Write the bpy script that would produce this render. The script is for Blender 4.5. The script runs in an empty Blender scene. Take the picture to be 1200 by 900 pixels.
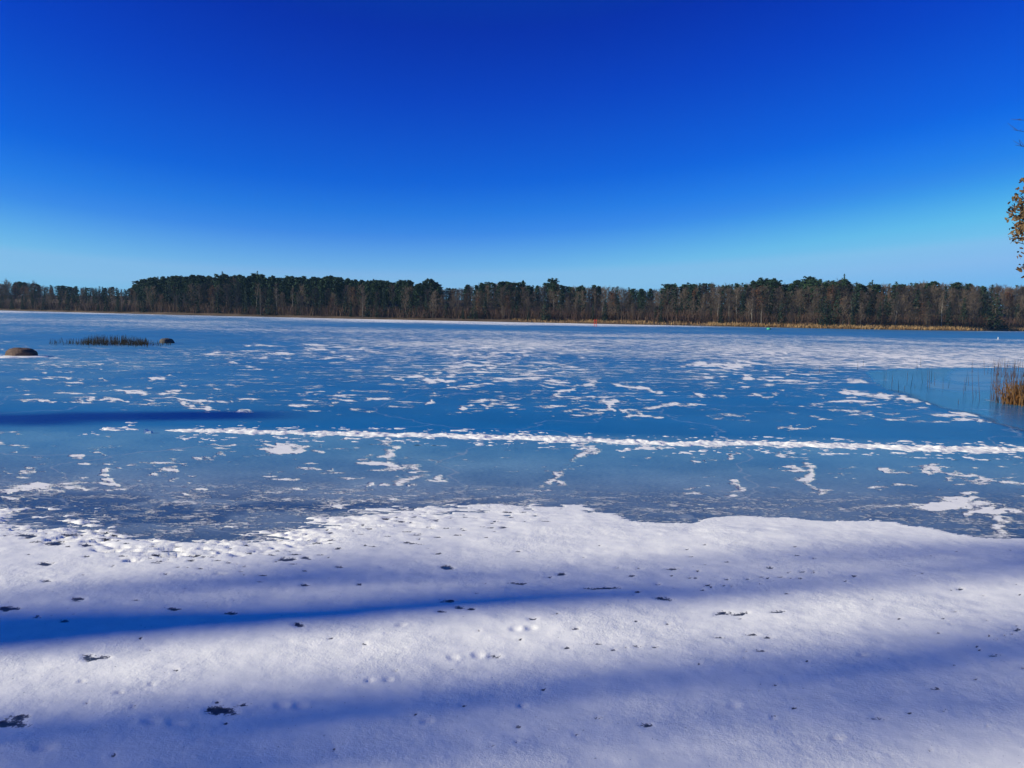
import bpy, math, random
import numpy as np
from mathutils import Vector, Matrix

random.seed(7)
RS = np.random.RandomState(11)
SC = bpy.context.scene
COL = SC.collection
PI = math.pi

# ------------------------------------------------------------------ camera
H = 2.5                       # eye height above the ice
F = 960.0                     # focal length in photo pixels (1200 wide)
PITCH = math.atan(83 / 960.0)
ROLL = math.radians(1.0)
cp, sp = math.cos(PITCH), math.sin(PITCH)
fw = Vector((0, cp, -sp))
r0 = Vector((1, 0, 0))
u0 = Vector((0, sp, cp))
rt = r0 * math.cos(ROLL) + u0 * math.sin(ROLL)
up = u0 * math.cos(ROLL) - r0 * math.sin(ROLL)
cam_d = bpy.data.cameras.new('camera')
cam_d.sensor_width = 36.0
cam_d.lens = 36.0 * F / 1200.0
cam_d.clip_start = 0.05
cam_d.clip_end = 20000
cam = bpy.data.objects.new('camera', cam_d)
COL.objects.link(cam)
M = Matrix((rt, up, -fw)).transposed().to_4x4()
M.translation = Vector((0, 0, H))
cam.matrix_world = M
SC.camera = cam


def hor(x):                   # height of the true horizon at photo column x
    return 367.0 + math.tan(ROLL) * (x - 600.0)


def ground(x, y, z=0.0):      # photo point -> point on the plane of height z
    d = fw + rt * ((x - 600) / F) - up * ((y - 450) / F)
    t = (z - H) / d.z
    return Vector((d.x * t, d.y * t, z))


def project(X, Y, Z):         # numpy: world -> photo pixels
    x, y, z = X, Y, Z - H
    a = x * rt.x + y * rt.y + z * rt.z
    b = x * up.x + y * up.y + z * up.z
    c = x * fw.x + y * fw.y + z * fw.z
    c = np.maximum(c, 1e-3)
    return 600 + F * a / c, 450 - F * b / c


# ------------------------------------------------------------------ noise
def hash2(ix, iy, seed):
    h = (ix.astype(np.int64) * 374761393 + iy.astype(np.int64) * 668265263 + seed * 1442695041) & 0xFFFFFFFF
    h = ((h ^ (h >> 13)) * 1274126177) & 0xFFFFFFFF
    h = h ^ (h >> 16)
    return (h & 0xFFFFFF) / float(0xFFFFFF)


def vnoise(x, y, seed=0):
    x0 = np.floor(x); y0 = np.floor(y)
    fx = x - x0; fy = y - y0
    fx = fx * fx * fx * (fx * (fx * 6 - 15) + 10); fy = fy * fy * fy * (fy * (fy * 6 - 15) + 10)
    a = hash2(x0, y0, seed); b = hash2(x0 + 1, y0, seed)
    c = hash2(x0, y0 + 1, seed); d = hash2(x0 + 1, y0 + 1, seed)
    return (a * (1 - fx) + b * fx) * (1 - fy) + (c * (1 - fx) + d * fx) * fy


def fbm(x, y, seed=0, octs=5, gain=0.5):
    s = 0; amp = 1.0; tot = 0
    for k in range(octs):
        ca, sa = math.cos(0.6 * k), math.sin(0.6 * k)
        s = s + amp * vnoise((x * ca - y * sa) * 2 ** k + 17.3 * k, (x * sa + y * ca) * 2 ** k - 9.1 * k, seed + k * 31)
        tot += amp; amp *= gain
    return s / tot            # 0..1, mean 0.5


def sstep(a, b, x):
    t = np.clip((x - a) / (b - a), 0, 1)
    return t * t * (3 - 2 * t)


# ------------------------------------------------------------------ helpers: objects
def tag(o, label=None, cat=None, group=None, kind=None):
    if label: o['label'] = label
    if cat: o['category'] = cat
    if group: o['group'] = group
    if kind: o['kind'] = kind
    return o


def empty(name, loc=(0, 0, 0)):
    o = bpy.data.objects.new(name, None)
    o.empty_display_size = 0.3
    o.location = loc
    COL.objects.link(o)
    return o


class MB:
    """collects tubes, quads and boxes; build() links them as ONE mesh object"""
    def __init__(self):
        self.v = []; self.f = []; self.m = []

    def face(self, pts, mi=0):
        n = len(self.v)
        self.v += [tuple(p) for p in pts]
        self.f.append(tuple(range(n, n + len(pts)))); self.m.append(mi)

    def tube(self, pts, rad, sides=5, mi=0, cap=True):
        pts = [Vector(p) for p in pts]
        n0 = len(self.v)
        for i, p in enumerate(pts):
            a = pts[max(0, i - 1)]; b = pts[min(len(pts) - 1, i + 1)]
            t = (b - a)
            t = t.normalized() if t.length > 1e-9 else Vector((0, 0, 1))
            ref = Vector((1, 0, 0)) if abs(t.x) < 0.8 else Vector((0, 1, 0))
            s = t.cross(ref).normalized(); w = t.cross(s)
            for k in range(sides):
                an = 2 * PI * k / sides
                q = p + (s * math.cos(an) + w * math.sin(an)) * rad[i]
                self.v.append((q.x, q.y, q.z))
        for i in range(len(pts) - 1):
            for k in range(sides):
                a = n0 + i * sides + k; b = n0 + i * sides + (k + 1) % sides
                self.f.append((a, b, b + sides, a + sides)); self.m.append(mi)
        if cap and sides > 2:
            self.f.append(tuple(n0 + (len(pts) - 1) * sides + k for k in range(sides))); self.m.append(mi)
            self.f.append(tuple(n0 + k for k in reversed(range(sides)))); self.m.append(mi)

    def mesh(self, name, mats, smooth=False):
        me = bpy.data.meshes.new(name)
        me.from_pydata(self.v, [], self.f)
        for m in (mats if isinstance(mats, (list, tuple)) else [mats]):
            me.materials.append(m)
        me.polygons.foreach_set('material_index', self.m)
        if smooth:
            me.polygons.foreach_set('use_smooth', [True] * len(me.polygons))
        me.update()
        return me

    def build(self, name, mats, parent=None, smooth=False, loc=None):
        o = bpy.data.objects.new(name, self.mesh(name, mats, smooth))
        COL.objects.link(o)
        if parent: o.parent = parent
        if loc is not None: o.location = loc
        return o


def grid_mesh(name, X, Y, Z, mats, keep=None, attrs=None, smooth=True):
    nr, nc = X.shape
    idx = np.arange(nr * nc).reshape(nr, nc)
    q = np.stack([idx[:-1, :-1], idx[:-1, 1:], idx[1:, 1:], idx[1:, :-1]], -1).reshape(-1, 4)
    co = np.stack([X, Y, Z], -1).reshape(-1, 3)
    if keep is not None:
        k = keep.reshape(-1)
        q = q[k[q].any(axis=1)]
    used = np.unique(q)
    remap = -np.ones(nr * nc, dtype=np.int64); remap[used] = np.arange(len(used))
    q = remap[q]; co = co[used]
    me = bpy.data.meshes.new(name)
    me.vertices.add(len(co)); me.vertices.foreach_set('co', co.astype(np.float32).ravel())
    me.loops.add(q.size); me.loops.foreach_set('vertex_index', q.astype(np.int32).ravel())
    me.polygons.add(len(q))
    me.polygons.foreach_set('loop_start', np.arange(0, q.size, 4, dtype=np.int32))
    me.polygons.foreach_set('use_smooth', np.full(len(q), smooth))
    me.update(calc_edges=True)
    for an, arr in (attrs or {}).items():
        at = me.attributes.new(an, 'FLOAT', 'POINT')
        at.data.foreach_set('value', arr.reshape(-1)[used].astype(np.float32))
    me.materials.append(mats)
    me.validate()
    o = bpy.data.objects.new(name, me)
    COL.objects.link(o)
    return o


# ------------------------------------------------------------------ helpers: materials
class NT:
    def __init__(self, name):
        self.mat = bpy.data.materials.new(name); self.mat.use_nodes = True
        self.t = self.mat.node_tree; self.n = self.t.nodes; self.l = self.t.links
        self.bsdf = self.n['Principled BSDF']

    def new(self, typ, **kw):
        n = self.n.new(typ)
        for k, v in kw.items():
            if k in n.inputs: n.inputs[k].default_value = v
            else: setattr(n, k, v)
        return n

    def link(self, a, b): self.l.new(a, b)

    def math(self, op, a, b=None, c=None, clamp=False):
        n = self.n.new('ShaderNodeMath'); n.operation = op; n.use_clamp = clamp
        for i, v in enumerate((a, b, c)):
            if v is None: continue
            if isinstance(v, (int, float)): n.inputs[i].default_value = v
            else: self.l.new(v, n.inputs[i])
        return n.outputs[0]

    def attr(self, name):
        n = self.n.new('ShaderNodeAttribute'); n.attribute_name = name
        return n.outputs['Fac']

    def noise(self, vec, scale, detail=4, rough=0.55, dist=0.0):
        n = self.n.new('ShaderNodeTexNoise')
        n.inputs['Scale'].default_value = scale; n.inputs['Detail'].default_value = detail
        n.inputs['Roughness'].default_value = rough; n.inputs['Distortion'].default_value = dist
        if vec is not None: self.l.new(vec, n.inputs['Vector'])
        return n.outputs['Fac']

    def mapr(self, v, a, b, c=0.0, d=1.0, smooth=True):
        n = self.n.new('ShaderNodeMapRange'); n.interpolation_type = 'SMOOTHSTEP' if smooth else 'LINEAR'
        self.l.new(v, n.inputs['Value'])
        for k, x in zip(('From Min', 'From Max', 'To Min', 'To Max'), (a, b, c, d)):
            n.inputs[k].default_value = x
        return n.outputs['Result']

    def mix(self, fac, a, b):
        n = self.n.new('ShaderNodeMix'); n.data_type = 'RGBA'
        for sock, v in ((n.inputs['Factor'], fac), (n.inputs['A'], a), (n.inputs['B'], b)):
            if isinstance(v, (int, float)): sock.default_value = v
            elif isinstance(v, tuple): sock.default_value = (*v, 1.0) if len(v) == 3 else v
            else: self.l.new(v, sock)
        # RGBA sockets share names with float ones: pick the colour pair
        return n.outputs['Result'], n

    def mixc(self, fac, a, b):
        n = self.n.new('ShaderNodeMix'); n.data_type = 'RGBA'
        fs = n.inputs[0]; A = n.inputs[6]; B = n.inputs[7]
        for sock, v in ((fs, fac), (A, a), (B, b)):
            if isinstance(v, (int, float)): sock.default_value = v
            elif isinstance(v, tuple): sock.default_value = (*v, 1.0)
            else: self.l.new(v, sock)
        return n.outputs[2]

    def setin(self, name, v):
        s = self.bsdf.inputs[name]
        if isinstance(v, (int, float)): s.default_value = v
        elif isinstance(v, tuple): s.default_value = (*v, 1.0)
        else: self.l.new(v, s)

    def bump(self, h, strength, dist, normal=None):
        n = self.n.new('ShaderNodeBump')
        n.inputs['Strength'].default_value = strength; n.inputs['Distance'].default_value = dist
        self.l.new(h, n.inputs['Height'])
        if normal is not None: self.l.new(normal, n.inputs['Normal'])
        return n.outputs['Normal']

    def geo(self): return self.n.new('ShaderNodeNewGeometry').outputs['Position']

    def scaled(self, vec, s):
        n = self.n.new('ShaderNodeMapping'); n.inputs['Scale'].default_value = s
        self.l.new(vec, n.inputs['Vector'])
        return n.outputs['Vector']


def mat_var(name, ca, cb, rough=0.85, per_object=True, nscale=1.2, spec=0.25, bump=None):
    """two-tone mottled material, varied a little from object to object"""
    t = NT(name)
    pos = t.n.new('ShaderNodeTexCoord').outputs['Object']
    nz = t.noise(pos, nscale, 4)
    f = t.mapr(nz, 0.35, 0.65)
    if per_object:
        rnd = t.n.new('ShaderNodeObjectInfo').outputs['Random']
        f = t.math('ADD', t.math('MULTIPLY', f, 0.6), t.math('MULTIPLY', rnd, 0.4))
    t.setin('Base Color', t.mixc(f, ca, cb))
    t.setin('Roughness', rough); t.setin('Specular IOR Level', spec)
    if bump: t.setin('Normal', t.bump(t.noise(pos, bump[0], 5), bump[1], bump[2]))
    return t.mat


M_pine = mat_var('pine_needles', (0.010, 0.032, 0.020), (0.022, 0.050, 0.022))
M_cedar = mat_var('cedar_needles', (0.008, 0.022, 0.019), (0.018, 0.034, 0.021))
M_twig = mat_var('bare_twigs', (0.052, 0.040, 0.038), (0.105, 0.082, 0.068))
M_bark = mat_var('grey_bark', (0.036, 0.030, 0.028), (0.070, 0.058, 0.050), bump=(14, 0.5, 0.02))
M_birch = mat_var('pale_bark', (0.13, 0.12, 0.11), (0.26, 0.245, 0.22), nscale=3)
M_rust = mat_var('rusty_leaves', (0.10, 0.040, 0.022), (0.16, 0.075, 0.035))
M_brush = mat_var('red_brush', (0.060, 0.034, 0.030), (0.10, 0.062, 0.046), per_object=False, nscale=0.15)
M_grass = mat_var('dry_shore_grass', (0.19, 0.115, 0.055), (0.30, 0.20, 0.10), per_object=False, nscale=0.12)
M_reed = mat_var('dark_reed', (0.012, 0.014, 0.015), (0.028, 0.027, 0.026))
M_stem = mat_var('brown_reed_stem', (0.12, 0.070, 0.050), (0.22, 0.14, 0.095))
M_gold = mat_var('golden_reed_leaves', (0.24, 0.125, 0.045), (0.46, 0.28, 0.11), nscale=2)
M_floor = mat_var('leaf_litter', (0.055, 0.038, 0.028), (0.11, 0.075, 0.05), per_object=False, nscale=0.2)
M_oakleaf = mat_var('brown_oak_leaves', (0.075, 0.030, 0.014), (0.12, 0.085, 0.04), nscale=5)
M_rock = mat_var('boulder_stone', (0.060, 0.040, 0.038), (0.12, 0.078, 0.068), nscale=5, bump=(9, 0.6, 0.05))
M_rockdark = mat_var('dark_stone', (0.05, 0.05, 0.055), (0.10, 0.09, 0.09), nscale=5, bump=(9, 0.6, 0.05))
M_red = mat_var('red_paint', (0.55, 0.05, 0.03), (0.66, 0.09, 0.05), rough=0.45)
M_green = mat_var('green_paint', (0.03, 0.28, 0.17), (0.06, 0.38, 0.24), rough=0.45)
M_white = mat_var('white_paint', (0.70, 0.70, 0.68), (0.80, 0.80, 0.78), rough=0.5)


# ------------------------------------------------------------------ light and sky
SUN_AZ = math.atan2(-0.975, -0.222)          # compass of the sun: left and a little behind
EL = math.radians(20.0)
sdir = Vector((math.sin(SUN_AZ) * math.cos(EL), math.cos(SUN_AZ) * math.cos(EL), math.sin(EL)))
sun_d = bpy.data.lights.new('sun', 'SUN')
sun_d.energy = 4.3; sun_d.angle = math.radians(0.8); sun_d.color = (1.0, 0.915, 0.64)
sun = bpy.data.objects.new('sun', sun_d); COL.objects.link(sun)
sun.rotation_euler = (-sdir).to_track_quat('-Z', 'Y').to_euler()

W = bpy.data.worlds.new('World'); SC.world = W; W.use_nodes = True
wn = W.node_tree.nodes; wl = W.node_tree.links
sky = wn.new('ShaderNodeTexSky'); sky.sky_type = 'NISHITA'; sky.sun_disc = False
sky.sun_elevation = EL; sky.sun_rotation = SUN_AZ
sky.air_density = 1.0; sky.dust_density = 0.0; sky.ozone_density = 1.0; sky.altitude = 300
# the phone camera's deep blue rendering of the sky: one tone curve per channel
sepc = wn.new('ShaderNodeSeparateColor'); wl.new(sky.outputs[0], sepc.inputs[0])


def wmath(op, a, b):
    n = wn.new('ShaderNodeMath'); n.operation = op
    for k, v in enumerate((a, b)):
        if isinstance(v, (int, float)): n.inputs[k].default_value = v
        else: wl.new(v, n.inputs[k])
    return n.outputs[0]


def curve(v, pts):
    n = wn.new('ShaderNodeFloatCurve')
    c = n.mapping.curves[0]
    c.points[0].location = pts[0]; c.points[1].location = pts[-1]
    for p in pts[1:-1]: c.points.new(*p)
    for p in c.points: p.handle_type = 'VECTOR'
    n.mapping.update()
    wl.new(wmath('MULTIPLY', v, 0.1), n.inputs['Value'])
    return wmath('MULTIPLY', n.outputs[0], 5.95)


bl = wmath('ADD', sepc.outputs[2], wmath('MULTIPLY', sepc.outputs[0], 0.4))
cr_ = curve(sepc.outputs[0], [(0, .0), (.183, .001), (.271, .003), (.33, .016), (.385, .042), (.531, .165), (.567, .22), (.66, .24), (.80, .185), (1, .20)])
cg_ = curve(sepc.outputs[1], [(0, .07), (.16, .045), (.232, .030), (.285, .055), (.396, .125), (.514, .254), (.60, .43), (.64, .50), (.70, .53), (.85, .48), (1, .5)])
cb_ = curve(bl, [(0, .08), (.405, .40), (.481, .54), (.598, .70), (.686, .80), (.73, .82), (1, .86)])
comb = wn.new('ShaderNodeCombineColor')
for k, v in enumerate((cr_, cg_, cb_)): wl.new(v, comb.inputs[k])
wl.new(comb.outputs[0], wn['Background'].inputs['Color'])
wn['Background'].inputs['Strength'].default_value = 0.1

SC.view_settings.view_transform = 'Standard'
SC.view_settings.look = 'None'
SC.view_settings.exposure = 0.75
SC.view_settings.gamma = 1.0
SC.render.film_transparent = False
try:
    SC.cycles.use_denoising = True
    SC.cycles.max_bounces = 6
except Exception:
    pass


# ------------------------------------------------------------------ ice
def polyfield(ix, iy, pts, hw):
    """1 on a polyline given in photo points, falling to 0 at hw px (vertical distances count 2.2x: ground foreshortening)"""
    d = np.full(ix.shape, 1e9)
    for (ax, ay), (bx, by) in zip(pts[:-1], pts[1:]):
        ay2, by2, py = ay * 2.2, by * 2.2, iy * 2.2
        vx, vy = bx - ax, by2 - ay2
        L = vx * vx + vy * vy + 1e-9
        t = np.clip(((ix - ax) * vx + (py - ay2) * vy) / L, 0, 1)
        d = np.minimum(d, np.hypot(ix - ax - t * vx, py - ay2 - t * vy))
    return np.clip(1 - d / hw, 0, 1)


def lerp1(x, pts):
    return np.interp(x, [p[0] for p in pts], [p[1] for p in pts])


CLEAR_EDGE = [(1014, 436), (1026, 449), (1040, 457), (1062, 463), (1085, 470), (1108, 479), (1130, 484), (1152, 490), (1172, 498), (1200, 507), (1260, 520)]
STREAKS = [  # photo polylines of drifted snow, half width
    ([(426, 539), (450, 542), (478, 549), (500, 556), (468, 564)], 15), ([(436, 570), (446, 568)], 12),
    ([(452, 520), (462, 532), (440, 540)], 9), ([(482, 571), (520, 560)], 8),
    ([(915, 533), (945, 542)], 9), ([(946, 545), (946, 566), (958, 580)], 12), ([(925, 545), (938, 552)], 8),
    ([(1108, 592), (1135, 582), (1160, 592)], 22), ([(1130, 606), (1158, 598)], 14), ([(1172, 592), (1174, 622)], 16), ([(1186, 600), (1200, 604)], 10),
    ([(643, 564), (662, 547), (684, 532), (694, 524)], 11), ([(662, 570), (650, 560)], 7),
    ([(0, 552), (24, 556), (40, 550)], 14), ([(6, 575), (48, 571), (90, 573)], 18), ([(0, 583), (30, 585)], 12), ([(0, 600), (16, 598)], 10),
    ([(124, 551), (136, 570)], 10), ([(90, 534), (122, 531)], 9), ([(180, 553), (205, 552)], 9), ([(225, 573), (238, 576)], 8),
    ([(1036, 552), (1086, 555)], 9), ([(1086, 547), (1102, 547)], 8), ([(1120, 559), (1150, 562), (1200, 566)], 13),
    ([(816, 542), (840, 541), (862, 532)], 7), ([(982, 558), (1000, 560)], 8), ([(858, 567), (874, 573)], 9), ([(757, 523), (775, 523)], 10),
    ([(310, 528), (350, 526)], 9), ([(230, 535), (275, 532)], 8), ([(365, 548), (388, 552)], 7), ([(330, 520), (380, 527)], 7), ([(385, 590), (410, 592)], 9),
    ([(196, 461), (212, 472), (240, 479)], 11), ([(238, 473), (262, 470), (305, 466)], 7), ([(264, 480), (286, 485)], 7), ([(168, 446), (200, 441)], 7),
    ([(150, 456), (168, 461)], 9), ([(30, 470), (150, 470)], 8), ([(12, 455), (30, 459)], 12), ([(30, 441), (48, 445)], 9), ([(62, 441), (78, 442)], 9),
    ([(464, 443), (500, 446), (526, 447)], 8), ([(540, 477), (566, 470)], 8), ([(492, 475), (516, 461)], 7), ([(430, 469), (462, 468)], 7),
    ([(650, 464), (664, 459), (676, 455)], 9), ([(672, 451), (706, 447)], 9), ([(690, 443), (730, 452), (768, 459)], 7), ([(728, 484), (770, 477), (822, 475)], 8),
    ([(737, 486), (772, 490)], 7), ([(710, 468), (716, 484)], 7), ([(910, 501), (946, 499)], 7), ([(812, 428), (880, 429)], 9), ([(870, 440), (900, 447)], 8),
    ([(990, 461), (1036, 460)], 9), ([(1036, 458), (1046, 466)], 9), ([(1058, 467), (1070, 471)], 7), ([(1076, 469), (1088, 474)], 10), ([(1112, 483), (1150, 489)], 9), ([(1155, 493), (1166, 495)], 9),
    ([(1175, 505), (1190, 507)], 9), ([(1000, 448), (1016, 448)], 8), ([(1162, 470), (1182, 478), (1230, 482)], 22), ([(880, 466), (905, 461)], 7), ([(820, 462), (852, 465)], 8),
]


def build_ice():
    rr = np.concatenate([np.arange(4.6, 30, 0.4), np.arange(30, 260, 0.8), np.arange(260, 900, 6.0)])
    tt = np.arange(-1150, 1151, 3.0) / 960.0
    D = H * F / rr
    Yg = D[:, None] * np.ones_like(tt)[None]
    Xg = (D[:, None] + 1.0) * tt[None]
    Z = np.zeros_like(Xg)
    ix, iy = project(Xg, Yg, Z)
    r = iy - (367.0 + math.tan(ROLL) * (ix - 600))
    big = fbm(Xg / 9.0, Yg / 9.0, 3, 4) - 0.5
    big2 = fbm(Xg / 30.0, Yg / 30.0, 5, 3) - 0.5
    # base density of drifted snow by distance
    left = lerp1(r, [(4, .55), (8.6, .6), (9.6, .45), (11, .36), (14, .36), (20, .40), (27, .36), (32, .22), (38, .16), (44, .14), (52, .34), (60, .26), (75, .19), (90, .22), (110, .17), (120, .04), (138, .0), (160, .08), (200, .07), (240, .12)])  # the dip around the reeds thins snow in place of a tree's shadow band
    mid = lerp1(r, [(4, .9), (10, .8), (13.0, .65), (15, .2), (19, .22), (23, .47), (35, .47), (45, .42), (60, .34), (75, .29), (95, .27), (112, .18), (124, .04), (140, .02), (160, .06), (200, .05), (240, .12)])
    right = lerp1(r, [(4, .5), (10.5, .5), (11.5, .4), (13.0, .05), (18, .05), (21, .46), (30, .52), (40, .57), (52, .52), (60, .38), (75, .28), (95, .22), (112, .14), (124, .05), (140, .02), (160, .05), (200, .06), (240, .12)])
    wl_ = sstep(520, 200, ix); wr_ = sstep(680, 960, ix)
    dens = left * wl_ + right * wr_ + mid * (1 - wl_ - wr_)
    dens = dens + big * 0.34 * sstep(160, 60, r) + big2 * 0.28 * sstep(70, 20, r)
    ridge_y = lerp1(ix, [(-200, 500), (230, 503), (430, 506), (600, 511), (800, 517), (1000, 521), (1200, 525), (1500, 531)])
    dr = iy - ridge_y
    # clear refrozen lead on the right
    ce = lerp1(ix, CLEAR_EDGE)
    topy = lerp1(ix, [(1000, 436), (1030, 433.5), (1060, 432), (1110, 431), (1200, 430.5), (1500, 433)]) + (fbm(Xg / 1.5, Yg / 6, 41, 3) - .5) * 3
    wig = (fbm(Xg / 0.9, Yg / 2.0, 44, 4) - 0.5) * 7
    clear = sstep(0, 1.6, ce + wig - iy) * sstep(0, 1.4, iy - topy) * (ix > 1008)
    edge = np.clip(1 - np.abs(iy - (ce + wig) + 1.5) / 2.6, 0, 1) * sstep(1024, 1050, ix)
    dens = dens * (1 - clear) + clear * -0.3
    dens = np.where(r > 255, -0.4, dens)
    # frosty bands inside the lead
    for pts, hw in (([(1128, 442), (1250, 441)], 22), ([(1098, 451), (1130, 455), (1172, 452)], 12)):
        pass
    st = np.zeros_like(r)
    wqx = (fbm(ix / 22.0, iy / 9.0, 91, 4, .6) - .5) * 34; wqy = (fbm(ix / 22.0, iy / 9.0, 97, 4, .6) - .5) * 13
    for pts, hw in STREAKS:
        x0 = min(p[0] for p in pts) - 40; x1 = max(p[0] for p in pts) + 40
        y0 = min(p[1] for p in pts) - 25; y1 = max(p[1] for p in pts) + 25
        m = (ix > x0) & (ix < x1) & (iy > y0) & (iy < y1)
        if m.any():
            st[m] = np.maximum(st[m], polyfield(ix[m] + wqx[m], iy[m] + wqy[m], pts, hw * (1.15 if y0 > 480 else .8)))
    brk = fbm(ix / 13.0, iy / 4.5, 111, 4, .6)
    clu = fbm(ix / 95.0, iy / 26.0, 117, 3)
    st = st * np.where(dr > 0, sstep(.20, .42, brk), sstep(.34, .54, brk))
    dens = dens + np.where(dr > 0, 0.66, 0.64) * st
    # loose chips of drifted snow
    chip = np.zeros_like(r)
    rc = random.Random(21)
    for nth in range(2100):
        x = rc.uniform(-40, 1240)
        if rc.random() < .80:
            rr_ = 40 + 80 * rc.random() ** 1.1
            if x < 330 and rc.random() < .45: continue
        else:
            rr_ = rc.uniform(150, 225)
        y = 367 + math.tan(ROLL) * (x - 600) + rr_
        a = (4 + 22 * rc.random() ** 2.0) * (.6 + rr_ / 150); b = rc.uniform(.42, .95) * (.55 + rr_ / 130)
        if nth > 900: a = rc.uniform(2, 6) * (.6 + rr_ / 150); b *= .8
        sl = rc.gauss(0, .06)
        j0 = int((((x - a * 2 - 620) / 3.0) * 1.0 + len(tt) / 2)) - 30; j1 = int(((x + a * 2 - 580) / 3.0) + len(tt) / 2) + 30
        j0 = max(0, j0); j1 = min(len(tt), j1)
        i0 = np.searchsorted(rr, rr_ - b * 3 - 14); i1 = np.searchsorted(rr, rr_ + b * 3 + 14)
        sx = ix[i0:i1, j0:j1] + wqx[i0:i1, j0:j1] * .5 - x; sy = iy[i0:i1, j0:j1] + wqy[i0:i1, j0:j1] * .35 - y - sl * sx
        q = np.clip(1.3 - np.hypot(sx / a, sy / b), 0, 1)
        chip[i0:i1, j0:j1] = np.maximum(chip[i0:i1, j0:j1], q * rc.uniform(.5, 1))
    dens = dens + .60 * chip * (1 - clear) * sstep(.36, .54, clu)
    # fine frost: grey-blue skin on the near ice, thinner further out
    frost = lerp1(r, [(0, .3), (20, .30), (45, .25), (60, .22), (112, .12), (138, .06), (143, .36), (150, .48), (200, .54), (215, .45), (235, .42), (258, .35), (268, .05), (400, 0)])
    nearb = sstep(-2, 5, dr)
    frost = frost + nearb * 0.12 + big * 0.35
    frost = frost + sstep(620, 100, ix) * 0.22 * sstep(40, 14, r)
    frost = frost + sstep(420, 60, ix) * 0.26 * sstep(30, 60, r) * sstep(122, 105, r)
    frost = frost * (1 - clear) + clear * 0.04
    for pts, hw in (([(1130, 441), (1250, 440)], 24), ([(1096, 451), (1130, 455), (1178, 452)], 13)):
        frost = np.maximum(frost, clear * 0.75 * np.clip(polyfield(ix, iy, pts, hw) * 2, 0, 1))
    # grainy wind-packed strip in front of the snow
    slate = sstep(150, 225, r)
    wet = sstep(205, 232, r) * sstep(.42, .58, fbm(Xg / 1.3, Yg / 0.8, 121, 4, .6)) * lerp1(ix, [(-100, 1), (550, 1), (700, .4), (1200, .5)])
    frost = frost * (1 - .75 * wet)
    grain = sstep(196, 222, r) * sstep(290, 262, r)
    grain = grain * lerp1(ix, [(-100, .4), (100, .6), (300, 1), (560, 1), (700, .7), (1200, .8)])
    return grid_mesh('lake_ice', Xg, Yg, Z, None, attrs={'dens': dens, 'frost': np.clip(frost, 0, 1), 'clear': clear, 'grain': grain, 'lip': edge, 'slate': slate})


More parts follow.
